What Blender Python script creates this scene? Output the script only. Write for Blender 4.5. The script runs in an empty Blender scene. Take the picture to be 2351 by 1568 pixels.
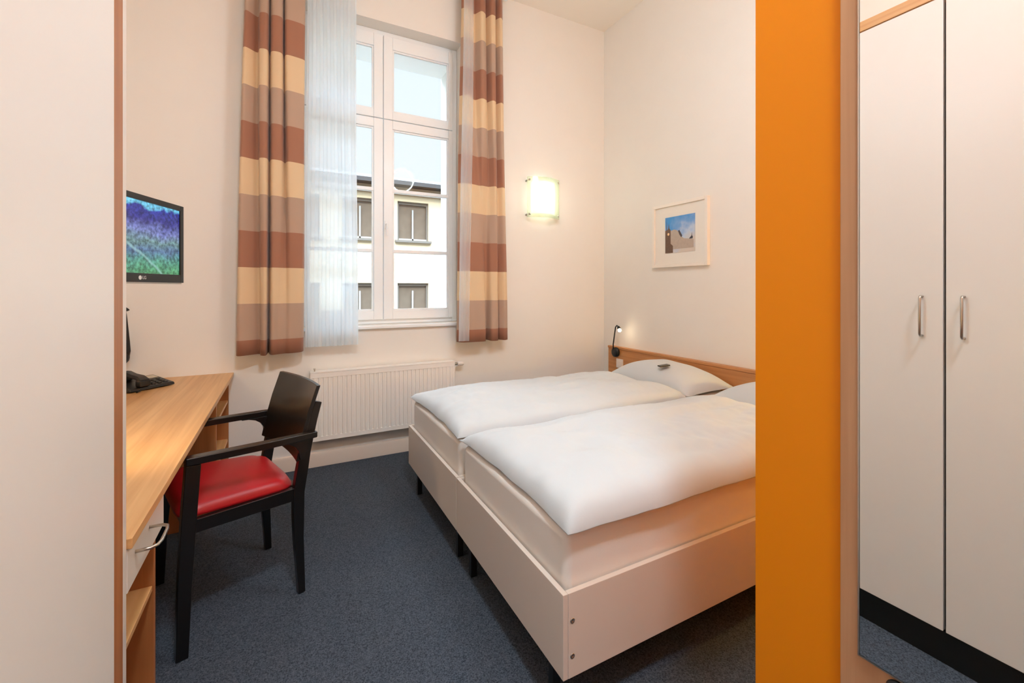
import bpy, bmesh, math, random
from mathutils import Vector, Matrix, noise
random.seed(4)
S = bpy.context.scene
COL = S.collection
PI = math.pi

# ------------------------------------------------------------------ materials
def lin(c):
    r = []
    for v in c:
        v = v / 255.0
        r.append(v / 12.92 if v <= 0.04045 else ((v + 0.055) / 1.055) ** 2.4)
    return (r[0], r[1], r[2], 1.0)

def newmat(name):
    m = bpy.data.materials.new(name); m.use_nodes = True
    nt = m.node_tree
    return m, nt, nt.nodes['Principled BSDF'], nt.nodes['Material Output']

def plain(name, rgb, rough=0.5, metal=0.0, bump=0.0, bscale=200, spec=0.5, var=0.0, vscale=6, coat=0.0, sheen=0.0):
    m, nt, b, out = newmat(name)
    b.inputs['Base Color'].default_value = lin(rgb)
    b.inputs['Roughness'].default_value = rough
    b.inputs['Metallic'].default_value = metal
    b.inputs['Specular IOR Level'].default_value = spec
    b.inputs['Coat Weight'].default_value = coat
    b.inputs['Sheen Weight'].default_value = sheen
    tc = nt.nodes.new('ShaderNodeTexCoord')
    n = nt.nodes.new('ShaderNodeTexNoise'); n.inputs['Scale'].default_value = vscale; n.inputs['Detail'].default_value = 3
    nt.links.new(tc.outputs['Object'], n.inputs['Vector'])
    mix = nt.nodes.new('ShaderNodeMix'); mix.data_type = 'RGBA'
    c = lin(rgb)
    mix.inputs['A'].default_value = c
    mix.inputs['B'].default_value = (c[0]*(1-var), c[1]*(1-var), c[2]*(1-var), 1)
    nt.links.new(n.outputs['Fac'], mix.inputs['Factor'])
    nt.links.new(mix.outputs['Result'], b.inputs['Base Color'])
    if bump:
        n2 = nt.nodes.new('ShaderNodeTexNoise'); n2.inputs['Scale'].default_value = bscale; n2.inputs['Detail'].default_value = 4
        nt.links.new(tc.outputs['Object'], n2.inputs['Vector'])
        bp = nt.nodes.new('ShaderNodeBump'); bp.inputs['Strength'].default_value = bump; bp.inputs['Distance'].default_value = 0.002
        nt.links.new(n2.outputs['Fac'], bp.inputs['Height'])
        nt.links.new(bp.outputs['Normal'], b.inputs['Normal'])
    return m

def wood(name, dark, light, axis='Y', rough=0.35, scale=1.0):
    m, nt, b, out = newmat(name)
    tc = nt.nodes.new('ShaderNodeTexCoord')
    mp = nt.nodes.new('ShaderNodeMapping')
    sc = {'X': (1.2, 34, 34), 'Y': (34, 1.2, 34), 'Z': (34, 34, 1.2)}[axis]
    mp.inputs['Scale'].default_value = [s * scale for s in sc]
    nt.links.new(tc.outputs['Object'], mp.inputs['Vector'])
    n = nt.nodes.new('ShaderNodeTexNoise'); n.inputs['Scale'].default_value = 1.0; n.inputs['Detail'].default_value = 5; n.inputs['Distortion'].default_value = 0.6
    nt.links.new(mp.outputs['Vector'], n.inputs['Vector'])
    cr = nt.nodes.new('ShaderNodeValToRGB')
    cr.color_ramp.elements[0].position = 0.3; cr.color_ramp.elements[0].color = lin(dark)
    cr.color_ramp.elements[1].position = 0.7; cr.color_ramp.elements[1].color = lin(light)
    nt.links.new(n.outputs['Fac'], cr.inputs['Fac'])
    nt.links.new(cr.outputs['Color'], b.inputs['Base Color'])
    b.inputs['Roughness'].default_value = rough
    return m

def emit(name, rgb, s, rough=0.4):
    m, nt, b, out = newmat(name)
    b.inputs['Base Color'].default_value = lin(rgb)
    b.inputs['Emission Color'].default_value = lin(rgb)
    b.inputs['Emission Strength'].default_value = s
    b.inputs['Roughness'].default_value = rough
    return m

M = {}
M['wall'] = plain('wall_paint', (241, 236, 229), 0.8, bump=0.08, bscale=60, var=0.03)
M['ceil'] = plain('ceiling_paint', (244, 237, 227), 0.85)
M['orange'] = plain('orange_paint', (232, 137, 0), 0.5, bump=0.05, bscale=80, spec=0.3)
M['base'] = plain('skirting_paint', (236, 218, 202), 0.45)
M['white_lac'] = plain('white_laminate', (226, 218, 210), 0.32, var=0.02)
M['wardrobe'] = plain('wardrobe_laminate', (236, 234, 232), 0.34, var=0.02)
M['bedwhite'] = plain('bed_board_laminate', (230, 216, 204), 0.42, var=0.03)
M['pvc'] = plain('window_white', (248, 251, 253), 0.35)
M['rad'] = plain('radiator_enamel', (246, 240, 234), 0.35)
M['cotton'] = plain('white_cotton', (206, 211, 214), 0.85, bump=0.15, bscale=350, sheen=0.2)
M['sheet'] = plain('mattress_sheet', (240, 233, 226), 0.8, bump=0.1, bscale=300)
M['black_wood'] = plain('black_stained_wood', (20, 16, 15), 0.28, coat=0.15, var=0.3, vscale=20)
M['black_metal'] = plain('black_metal', (16, 17, 20), 0.45)
M['black_plastic'] = plain('black_plastic', (24, 22, 21), 0.35)
M['grey_plastic'] = plain('grey_key_plastic', (70, 68, 66), 0.5)
M['lcd'] = plain('display_glass', (200, 190, 170), 0.3)
M['red'] = plain('red_leather', (180, 20, 30), 0.36, bump=0.12, bscale=120, var=0.12)
M['steel'] = plain('brushed_steel', (196, 190, 182), 0.28, metal=1.0)
M['brass'] = plain('brass', (190, 150, 90), 0.3, metal=1.0)
M['seam_shade'] = plain('painted_seam_shade', (30, 26, 22), 0.7)
M['plinth'] = plain('black_plinth', (6, 8, 9), 0.5)
M['wood_y'] = wood('light_oak_lengthwise', (198, 144, 88), (222, 174, 118), 'Y', 0.36)
M['wood_z'] = wood('warm_oak_upright', (158, 98, 54), (180, 118, 70), 'Z', 0.4)
M['wood_x'] = wood('warm_oak_cross', (180, 116, 66), (202, 138, 86), 'X', 0.4)
M['wood_hb'] = wood('headboard_oak', (184, 122, 70), (206, 146, 92), 'Y', 0.4)
M['wood_panel'] = wood('mirror_panel_oak', (178, 130, 92), (198, 152, 114), 'Z', 0.4)
M['mat'] = plain('picture_mat', (240, 234, 224), 0.7)
M['frame_white'] = plain('picture_frame_white', (244, 236, 226), 0.4)
M['mirror'] = plain('mirror_silver', (238, 238, 236), 0.01, metal=1.0)
M['switch'] = plain('switch_plastic', (238, 228, 220), 0.4)
M['choc'] = plain('dark_wrapper', (50, 44, 40), 0.3)
M['facade'] = plain('facade_render', (208, 188, 156), 0.9, var=0.05, vscale=1)
M['facade_trim'] = plain('facade_tan', (150, 128, 104), 0.9)
M['roof'] = plain('roof_slate', (60, 56, 54), 0.7)
M['far_frame'] = plain('far_window_surround', (112, 104, 94), 0.7)
M['far_white'] = plain('far_window_bar', (160, 156, 150), 0.6)
M['far_glass'] = plain('far_window_glass', (118, 102, 86), 0.3, var=0.4, vscale=3)
M['asphalt'] = plain('street_asphalt', (70, 69, 66), 0.9, var=0.2)
M['bulb'] = emit('warm_bulb', (255, 226, 180), 14)
M['lampglass'] = emit('lit_opal_glass', (255, 250, 236), 1.3, 0.25)
M['fill_glass'] = emit('fill_lamp_glass', (255, 236, 210), 2.0)  # glow of the added, unseen fill lamps

def glass_mat():
    m = bpy.data.materials.new('window_glass'); m.use_nodes = True
    nt = m.node_tree; nt.nodes.clear()
    out = nt.nodes.new('ShaderNodeOutputMaterial')
    tr = nt.nodes.new('ShaderNodeBsdfTransparent'); tr.inputs['Color'].default_value = (0.97, 0.985, 0.98, 1)
    gl = nt.nodes.new('ShaderNodeBsdfGlossy'); gl.inputs['Roughness'].default_value = 0.02
    fr = nt.nodes.new('ShaderNodeFresnel'); fr.inputs['IOR'].default_value = 1.35
    mx = nt.nodes.new('ShaderNodeMixShader')
    nt.links.new(fr.outputs[0], mx.inputs[0]); nt.links.new(tr.outputs[0], mx.inputs[1]); nt.links.new(gl.outputs[0], mx.inputs[2])
    nt.links.new(mx.outputs[0], out.inputs['Surface'])
    return m
M['glass'] = glass_mat()

def green_glass():
    m = bpy.data.materials.new('greenish_shade_glass'); m.use_nodes = True
    nt = m.node_tree; nt.nodes.clear()
    out = nt.nodes.new('ShaderNodeOutputMaterial')
    tr = nt.nodes.new('ShaderNodeBsdfTransparent'); tr.inputs['Color'].default_value = (0.88, 0.95, 0.86, 1)
    tl = nt.nodes.new('ShaderNodeBsdfTranslucent'); tl.inputs['Color'].default_value = (0.86, 0.93, 0.82, 1)
    gl = nt.nodes.new('ShaderNodeBsdfGlossy'); gl.inputs['Roughness'].default_value = 0.1
    m1 = nt.nodes.new('ShaderNodeMixShader'); m1.inputs[0].default_value = 0.35
    m2 = nt.nodes.new('ShaderNodeMixShader'); m2.inputs[0].default_value = 0.08
    nt.links.new(tr.outputs[0], m1.inputs[1]); nt.links.new(tl.outputs[0], m1.inputs[2])
    nt.links.new(m1.outputs[0], m2.inputs[1]); nt.links.new(gl.outputs[0], m2.inputs[2])
    nt.links.new(m2.outputs[0], out.inputs['Surface'])
    return m
M['green_glass'] = green_glass()

def sheer_mat(dens):
    m = bpy.data.materials.new('sheer_voile'); m.use_nodes = True
    nt = m.node_tree; nt.nodes.clear()
    out = nt.nodes.new('ShaderNodeOutputMaterial')
    tr = nt.nodes.new('ShaderNodeBsdfTransparent'); tr.inputs['Color'].default_value = (1, 1, 1, 1)
    df = nt.nodes.new('ShaderNodeBsdfDiffuse'); df.inputs['Color'].default_value = lin((240, 247, 252))
    tl = nt.nodes.new('ShaderNodeBsdfTranslucent'); tl.inputs['Color'].default_value = lin((236, 247, 255))
    m1 = nt.nodes.new('ShaderNodeMixShader'); m1.inputs[0].default_value = 0.45
    m2 = nt.nodes.new('ShaderNodeMixShader'); m2.inputs[0].default_value = 0.66
    nt.links.new(df.outputs[0], m1.inputs[1]); nt.links.new(tl.outputs[0], m1.inputs[2])
    m2.inputs[0].default_value = dens
    nt.links.new(tr.outputs[0], m2.inputs[1]); nt.links.new(m1.outputs[0], m2.inputs[2])
    nt.links.new(m2.outputs[0], out.inputs['Surface'])
    return m
M['sheer'] = sheer_mat(.86)
M['sheer_thin'] = sheer_mat(.45)

def curtain_mat():
    m = bpy.data.materials.new('striped_curtain_fabric'); m.use_nodes = True
    nt = m.node_tree; nt.nodes.clear()
    N = nt.nodes.new; L = nt.links.new
    out = N('ShaderNodeOutputMaterial')
    tc = N('ShaderNodeTexCoord'); sp = N('ShaderNodeSeparateXYZ'); L(tc.outputs['Object'], sp.inputs[0])
    def mth(op, a, b=None):
        n = N('ShaderNodeMath'); n.operation = op
        if isinstance(a, (int, float)): n.inputs[0].default_value = a
        else: L(a, n.inputs[0])
        if b is not None:
            if isinstance(b, (int, float)): n.inputs[1].default_value = b
            else: L(b, n.inputs[1])
        return n.outputs[0]
    z = mth('SUBTRACT', sp.outputs['Z'], 0.107)
    i = mth('FLOOR', mth('DIVIDE', z, 0.2515))
    k = mth('FLOORED_MODULO', i, 3.0)
    f = mth('DIVIDE', mth('ADD', k, 0.5), 3.0)
    cr = N('ShaderNodeValToRGB'); cr.color_ramp.interpolation = 'CONSTANT'
    e = cr.color_ramp.elements
    e[0].position = 0.0; e[0].color = lin((200, 170, 148))
    e[1].position = 0.333; e[1].color = lin((240, 212, 172))
    x = e.new(0.666); x.color = lin((178, 124, 98))
    L(f, cr.inputs['Fac'])
    nz = N('ShaderNodeTexNoise'); nz.inputs['Scale'].default_value = 500
    L(tc.outputs['Object'], nz.inputs['Vector'])
    bp = N('ShaderNodeBump'); bp.inputs['Strength'].default_value = 0.1; bp.inputs['Distance'].default_value = 0.001
    L(nz.outputs['Fac'], bp.inputs['Height'])
    pr = N('ShaderNodeBsdfPrincipled'); pr.inputs['Roughness'].default_value = 0.75; pr.inputs['Sheen Weight'].default_value = 0.3
    L(cr.outputs['Color'], pr.inputs['Base Color']); L(bp.outputs['Normal'], pr.inputs['Normal'])
    tl = N('ShaderNodeBsdfTranslucent'); L(cr.outputs['Color'], tl.inputs['Color'])
    mx = N('ShaderNodeMixShader'); mx.inputs[0].default_value = 0.22
    L(pr.outputs[0], mx.inputs[1]); L(tl.outputs[0], mx.inputs[2]); L(mx.outputs[0], out.inputs['Surface'])
    return m
M['curtain'] = curtain_mat()

def carpet_mat():
    m, nt, b, out = newmat('dark_blue_grey_carpet')
    N = nt.nodes.new; L = nt.links.new
    tc = N('ShaderNodeTexCoord')
    n = N('ShaderNodeTexNoise'); n.inputs['Scale'].default_value = 150; n.inputs['Detail'].default_value = 3; n.inputs['Roughness'].default_value = 0.75
    L(tc.outputs['Object'], n.inputs['Vector'])
    v = N('ShaderNodeTexVoronoi'); v.inputs['Scale'].default_value = 190
    L(tc.outputs['Object'], v.inputs['Vector'])
    ad = N('ShaderNodeMath'); ad.operation = 'MULTIPLY_ADD'; ad.inputs[1].default_value = 0.35
    L(v.outputs['Distance'], ad.inputs[0]); L(n.outputs['Fac'], ad.inputs[2])
    cr = N('ShaderNodeValToRGB')
    cr.color_ramp.elements[0].position = 0.45; cr.color_ramp.elements[0].color = lin((38, 45, 54))
    cr.color_ramp.elements[1].position = 0.85; cr.color_ramp.elements[1].color = lin((88, 95, 106))
    L(ad.outputs[0], cr.inputs['Fac']); L(cr.outputs['Color'], b.inputs['Base Color'])
    bp = N('ShaderNodeBump'); bp.inputs['Strength'].default_value = 0.6; bp.inputs['Distance'].default_value = 0.004
    L(ad.outputs[0], bp.inputs['Height']); L(bp.outputs['Normal'], b.inputs['Normal'])
    b.inputs['Roughness'].default_value = 0.95
    b.inputs['Specular IOR Level'].default_value = 0.15
    return m
M['carpet'] = carpet_mat()

def screen_mat():
    # a meadow of heather under a strip of sky, lit from behind as on any television
    m, nt, b, out = newmat('television_picture')
    N = nt.nodes.new; L = nt.links.new
    tc = N('ShaderNodeTexCoord'); sp = N('ShaderNodeSeparateXYZ'); L(tc.outputs['Object'], sp.inputs[0])
    n = N('ShaderNodeTexNoise'); n.inputs['Scale'].default_value = 11; n.inputs['Detail'].default_value = 4
    L(tc.outputs['Object'], n.inputs['Vector'])
    h = N('ShaderNodeMath'); h.operation = 'MULTIPLY_ADD'; h.inputs[1].default_value = 3.4
    L(sp.outputs['Z'], h.inputs[0]); 
    off = N('ShaderNodeMath'); off.operation = 'MULTIPLY_ADD'; off.inputs[1].default_value = 0.28; off.inputs[2].default_value = 0.36
    L(n.outputs['Fac'], off.inputs[0]); L(off.outputs[0], h.inputs[2])
    cr = N('ShaderNodeValToRGB'); e = cr.color_ramp.elements
    e[0].position = 0.0; e[0].color = lin((90, 160, 110))
    e[1].position = 1.0; e[1].color = lin((120, 205, 235))
    for p, c in ((0.2, (95, 160, 145)), (0.34, (95, 125, 165)), (0.46, (115, 150, 150)), (0.6, (125, 135, 195)), (0.76, (60, 60, 140)), (0.9, (50, 60, 160)), (0.93, (110, 195, 230))):
        x = e.new(p); x.color = lin(c)
    L(h.outputs[0], cr.inputs['Fac'])
    n2 = N('ShaderNodeTexNoise'); n2.inputs['Scale'].default_value = 75; n2.inputs['Detail'].default_value = 6
    L(tc.outputs['Object'], n2.inputs['Vector'])
    mr = N('ShaderNodeMapRange'); mr.inputs['From Min'].default_value = 0.35; mr.inputs['From Max'].default_value = 0.68
    mr.inputs['To Min'].default_value = 0.45; mr.inputs['To Max'].default_value = 1.45
    L(n2.outputs['Fac'], mr.inputs['Value'])
    # footpath running down to the right
    pd = N('ShaderNodeMath'); pd.operation = 'MULTIPLY_ADD'; pd.inputs[1].default_value = 0.55; pd.inputs[2].default_value = 0.045
    xq = N('ShaderNodeMath'); xq.operation = 'MULTIPLY'; L(sp.outputs['X'], xq.inputs[0]); L(sp.outputs['X'], xq.inputs[1])
    xs_ = N('ShaderNodeMath'); xs_.operation = 'MULTIPLY_ADD'; xs_.inputs[1].default_value = 1.3; L(xq.outputs[0], xs_.inputs[0]); L(sp.outputs['X'], xs_.inputs[2])
    nb = N('ShaderNodeMath'); nb.operation = 'MULTIPLY_ADD'; nb.inputs[1].default_value = .05; L(n.outputs['Fac'], nb.inputs[0]); L(xs_.outputs[0], nb.inputs[2])
    L(nb.outputs[0], pd.inputs[0])
    ds = N('ShaderNodeMath'); ds.operation = 'ADD'; L(sp.outputs['Z'], ds.inputs[0]); L(pd.outputs[0], ds.inputs[1])
    ab = N('ShaderNodeMath'); ab.operation = 'ABSOLUTE'; L(ds.outputs[0], ab.inputs[0])
    pm = N('ShaderNodeMapRange'); pm.inputs['From Min'].default_value = 0.002; pm.inputs['From Max'].default_value = 0.010
    pm.inputs['To Min'].default_value = 0.5; pm.inputs['To Max'].default_value = 0.0
    L(ab.outputs[0], pm.inputs['Value'])
    mul = N('ShaderNodeVectorMath'); mul.operation = 'SCALE'
    L(cr.outputs['Color'], mul.inputs[0]); L(mr.outputs['Result'], mul.inputs['Scale'])
    mx = N('ShaderNodeMix'); mx.data_type = 'RGBA'; mx.inputs['B'].default_value = lin((170, 215, 215))
    L(pm.outputs['Result'], mx.inputs['Factor']); L(mul.outputs[0], mx.inputs['A'])
    L(mx.outputs['Result'], b.inputs['Emission Color']); b.inputs['Emission Strength'].default_value = 0.85
    b.inputs['Base Color'].default_value = (0.01, 0.01, 0.01, 1); b.inputs['Roughness'].default_value = 0.2
    return m
M['screen'] = screen_mat()

# ------------------------------------------------------------------ mesh helpers
ORG = {}
class MB:
    def __init__(s): s.v = []; s.f = []; s.sm = False
    def box(s, x0, x1, y0, y1, z0, z1):
        n = len(s.v)
        s.v += [(x0,y0,z0),(x1,y0,z0),(x1,y1,z0),(x0,y1,z0),(x0,y0,z1),(x1,y0,z1),(x1,y1,z1),(x0,y1,z1)]
        s.f += [tuple(n+i for i in q) for q in ((0,3,2,1),(4,5,6,7),(0,1,5,4),(1,2,6,5),(2,3,7,6),(3,0,4,7))]
        return s
    def loft(s, rings, cap=True, closed=True):
        n0 = len(s.v); k = len(rings[0])
        for r in rings: s.v += [tuple(p) for p in r]
        for i in range(len(rings)-1):
            for j in range(k if closed else k-1):
                a = n0+i*k+j; b = n0+i*k+(j+1) % k
                s.f.append((a, b, b+k, a+k))
        if cap:
            s.f.append(tuple(n0+j for j in reversed(range(k))))
            s.f.append(tuple(n0+(len(rings)-1)*k+j for j in range(k)))
        return s
    def tube(s, pts, r, seg=12, cap=True):
        pts = [Vector(p) for p in pts]
        rs = r if isinstance(r, (list, tuple)) else [r]*len(pts)
        rings = []
        up = None
        for i, p in enumerate(pts):
            d = (pts[min(i+1, len(pts)-1)] - pts[max(i-1, 0)]).normalized()
            if up is None:
                up = Vector((0,0,1)) if abs(d.z) < 0.9 else Vector((1,0,0))
            u = (up - d*up.dot(d)).normalized(); w = d.cross(u); up = u
            rings.append([p + (u*math.cos(2*PI*j/seg) + w*math.sin(2*PI*j/seg))*rs[i] for j in range(seg)])
        return s.loft(rings, cap)
    def bar(s, pts, secs, side):
        # rectangular section sweep; secs = (half along 'side', half along the other), side = unit vector
        side = Vector(side).normalized(); pts = [Vector(p) for p in pts]; rings = []
        for i, p in enumerate(pts):
            d = (pts[min(i+1, len(pts)-1)] - pts[max(i-1, 0)]).normalized()
            o = d.cross(side).normalized(); a, b = secs[i] if isinstance(secs, list) else secs
            rings.append([p + side*a + o*b, p - side*a + o*b, p - side*a - o*b, p + side*a - o*b])
        return s.loft(rings)
    def lathe(s, prof, c, axis='Z', seg=28):
        c = Vector(c); rings = []
        for r, h in prof:
            ring = []
            for j in range(seg):
                a = 2*PI*j/seg; x, y = r*math.cos(a), r*math.sin(a)
                ring.append(c + {'Z': Vector((x,y,h)), 'X': Vector((h,x,y)), 'Y': Vector((x,h,y))}[axis])
            rings.append(ring)
        return s.loft(rings)
    def prism(s, poly, lo, hi, axis='Y'):
        def mk(p, t): return {'Y': (p[0], t, p[1]), 'X': (t, p[0], p[1]), 'Z': (p[0], p[1], t)}[axis]
        return s.loft([[mk(p, lo) for p in poly], [mk(p, hi) for p in poly]])
    def build(s, name, mat, parent=None, bevel=0.0, smooth=False, seg=2, sub=0, solid=0.0, base=False):
        me = bpy.data.meshes.new(name)
        xs = [p[0] for p in s.v]; ys = [p[1] for p in s.v]; zs = [p[2] for p in s.v]
        c = Vector(((min(xs)+max(xs))/2, (min(ys)+max(ys))/2, min(zs) if (base or parent is None) else (min(zs)+max(zs))/2))
        me.from_pydata([tuple(Vector(p)-c) for p in s.v], [], s.f)
        bm = bmesh.new(); bm.from_mesh(me); bmesh.ops.recalc_face_normals(bm, faces=bm.faces); bm.to_mesh(me); bm.free()
        me.materials.append(mat)
        o = bpy.data.objects.new(name, me); COL.objects.link(o)
        if parent is not None:
            o.parent = parent; o.location = c - ORG[parent.name]
        else: o.location = c
        ORG[o.name] = c
        if smooth:
            for p in me.polygons: p.use_smooth = True
        if solid:
            md = o.modifiers.new('solid', 'SOLIDIFY'); md.thickness = solid; md.offset = 0
        if bevel:
            md = o.modifiers.new('bevel', 'BEVEL'); md.width = bevel; md.segments = seg; md.limit_method = 'ANGLE'; md.angle_limit = math.radians(40)
            for p in me.polygons: p.use_smooth = True
            md.harden_normals = True
        if sub:
            md = o.modifiers.new('sub', 'SUBSURF'); md.levels = sub; md.render_levels = sub
        return o

def B(x0, x1, y0, y1, z0, z1): return MB().box(x0, x1, y0, y1, z0, z1)
def tag(o, label, cat, group=None):
    o['label'] = label; o['category'] = cat
    if group: o['group'] = group
    return o
def thing(name, loc, label, cat, rz=0.0, local=False, group=None):
    o = bpy.data.objects.new(name, None); COL.objects.link(o); o.empty_display_size = 0.1
    o.location = loc; o.rotation_euler = (0, 0, rz)
    ORG[o.name] = Vector((0,0,0)) if local else Vector(loc)
    return tag(o, label, cat, group)
def struct(o): o['kind'] = 'structure'; return o

# ------------------------------------------------------------------ room shell
CE = 4.08; WY = 3.63; LX = -0.93; RX = 3.0
struct(B(LX-0.12, RX+0.12, -1.5, WY+0.5, -0.15, 0).build('floor', M['carpet']))
struct(B(LX-0.12, RX+0.12, -1.5, WY+0.5, CE, CE+0.2).build('ceiling', M['ceil']))
struct(B(LX-0.12, LX, -1.38, WY, 0, CE).build('wall_left', M['wall']))
struct(B(RX, RX+0.12, 0.593, WY, 0, CE).build('wall_right', M['wall']))
w = MB()
def wall_hole(mb, y0, y1, x0, x1, z0, z1):
    X0, X1 = LX-0.12, RX+0.12
    mb.box(X0, x0, y0, y1, 0, CE); mb.box(x1, X1, y0, y1, 0, CE)
    mb.box(x0, x1, y0, y1, 0, z0); mb.box(x0, x1, y0, y1, z1, CE)
wall_hole(w, WY, WY+0.17, 0.07, 1.396, 1.06, 3.54)
wall_hole(w, WY+0.17, WY+0.5, 0.105, 1.365, 1.10, 3.43)
struct(w.build('wall_far', M['wall']))
struct(B(0.91, RX+0.12, 0.473, 0.593, 0, CE).box(0.91, 1.03, -1.38, 0.473, 0, CE).build('wall_partition', M['orange']))
struct(B(LX-0.12, 1.03, -1.5, -1.38, 0, CE).build('wall_back', M['wall']))
dr = struct(B(-0.72, 0.2, -1.375, -1.335, 0.003, 2.05).build('door_1', M['wood_z'], bevel=0.003))
MB().tube([(0.12,-1.335,1.05),(0.12,-1.28,1.05),(0.0,-1.28,1.05)], 0.009).build('door_handle', M['steel'], dr, smooth=True)
struct(MB().prism([(WY,0.0),(WY-0.018,0.0),(WY-0.018,0.09),(WY-0.012,0.108),(WY,0.112)], -0.325, RX-0.002, 'X').build('baseboard_far', M['base'], bevel=0.002))
struct(B(RX-0.018, RX, 0.60, WY-0.02, 0, 0.11).build('baseboard_right', M['base'], bevel=0.003))

# window
win = bpy.data.objects.new('window_1', None); COL.objects.link(win); win.location = (0.733, 3.79, 1.06); ORG['window_1'] = Vector(win.location); win['kind'] = 'structure'
f = MB(); Y0, Y1 = 3.752, 3.80
x0, x1, z0, z1 = 0.071, 1.395, 1.061, 3.539
f.box(x0, x0+.048, Y0+.012, Y1, z0, z1); f.box(x1-.048, x1, Y0+.012, Y1, z0, z1)
f.box(x0+.048, x1-.048, Y0+.012, Y1, z1-.05, z1); f.box(x0+.048, x1-.048, Y0+.012, Y1, z0, z0+.04)
f.build('window_frame', M['pvc'], win, bevel=0.004)
def sash(xa, xb, za, zb, gx0, gx1, gz0, gz1, muntins):
    s = MB(); ya, yb = Y0-.012, Y1-.004
    s.box(xa, gx0, ya, yb, za, zb); s.box(gx1, xb, ya, yb, za, zb)
    s.box(gx0, gx1, ya, yb, za, gz0); s.box(gx0, gx1, ya, yb, gz1, zb)
    o = s.build('sash', M['pvc'], win, bevel=0.005)
    g = B(gx0, gx1, Y0+.018, Y0+.024, gz0, gz1).build('glass_pane', M['glass'], o)
    for zm in muntins:
        B(gx0, gx1, Y0-.004, Y0+.04, zm-.014, zm+.014).build('glazing_bar', M['pvc'], o, bevel=0.003)
    # glazing bead
    b = MB(); t = .014
    b.box(gx0, gx0+t, ya+.012, Y0+.018, gz0, gz1); b.box(gx1-t, gx1, ya+.012, Y0+.018, gz0, gz1)
    b.box(gx0+t, gx1-t, ya+.012, Y0+.018, gz0, gz0+t); b.box(gx0+t, gx1-t, ya+.012, Y0+.018, gz1-t, gz1)
    b.build('glazing_bead', M['pvc'], o, bevel=0.002)
    return o
CX = 0.733
for s_ in (1, -1):
    def mx(a, b): return (CX+a, CX+b) if s_ > 0 else (CX-b, CX-a)
    a, b = mx(.002, .615); g0, g1 = mx(.078, .577)
    sash(a, b, 2.793, 3.497, g0, g1, 2.86, 3.39, [])
    o = sash(a, b, 1.098, 2.787, g0, g1, 1.172, 2.712, [1.676, 2.192])
hd = B(CX+.012, CX+.034, Y0-.022, Y0-.012, 1.86, 1.93).tube([(CX+.023, Y0-.02, 1.90), (CX+.023, Y0-.05, 1.90), (CX+.023, Y0-.052, 1.80)], .007)
hd.build('window_handle', M['pvc'], win, bevel=0.001)
struct(B(0.03, 1.43, WY-.03, WY+.118, 1.033, 1.0595).build('trim_1', M['pvc'], bevel=0.006))   # inner sill

# ------------------------------------------------------------------ outside
GZ = -4.2
struct(B(-40, 50, WY+0.6, 60, GZ-.2, GZ).build('ground', M['asphalt']))
bd = thing('building', (4, 20, GZ), 'cream rendered house across the street seen through the window', 'building')
fw = MB(); xs = [-9.55 + 2.35*i for i in range(12)]; W_ = 1.45
rows = [(3.57, 5.36), (-0.25, 1.6), (-3.3, -1.6)]
X0, X1 = -12, 19.5; FY = 20.0
# facade built as bands and piers around real recesses
zed = GZ
prev = GZ
for zr0, zr1 in sorted(rows):
    fw.box(X0, X1, FY, FY+.35, prev, zr0)
    xa = X0
    for xw in xs:
        fw.box(xa, xw, FY, FY+.35, zr0, zr1); xa = xw+W_
    fw.box(xa, X1, FY, FY+.35, zr0, zr1); prev = zr1
fw.box(X0, X1, FY, FY+.35, prev, 6.0); fw.box(X0, X1, FY+.35, FY+9, GZ, 6.0)
fw.build('facade_wall', M['facade'], bd)
B(X0-.05, X1+.05, FY-.08, FY, 5.62, 5.98).build('cornice', M['facade_trim'], bd)
MB().prism([(FY-.55, 6.0), (FY-.55, 6.18), (FY+4.6, 7.6), (FY+9.5, 6.18), (FY+9.5, 6.0)], X0-.3, X1+.3, 'X').build('roof', M['roof'], bd)
for zr0, zr1 in rows:
    for xw in xs:
        g = MB(); t = .08
        g.box(xw, xw+t, FY+.1, FY+.2, zr0, zr1); g.box(xw+W_-t, xw+W_, FY+.1, FY+.2, zr0, zr1)
        g.box(xw+t, xw+W_-t, FY+.1, FY+.2, zr1-.12, zr1)
        g.box(xw-.12, xw+W_+.12, FY-.12, FY+.1, zr0-.1, zr0)
        fr = g.build('window_surround', M['far_frame'], bd)
        B(xw+W_/2-.035, xw+W_/2+.035, FY+.1, FY+.17, zr0+.02, zr1-.35).box(xw+t, xw+W_-t, FY+.1, FY+.17, zr0, zr0+.09).build('window_bar', M['far_white'], fr)
        B(xw+t, xw+W_-t, FY+.2, FY+.23, zr0, zr1).build('window_pane', M['far_glass'], fr)

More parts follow.
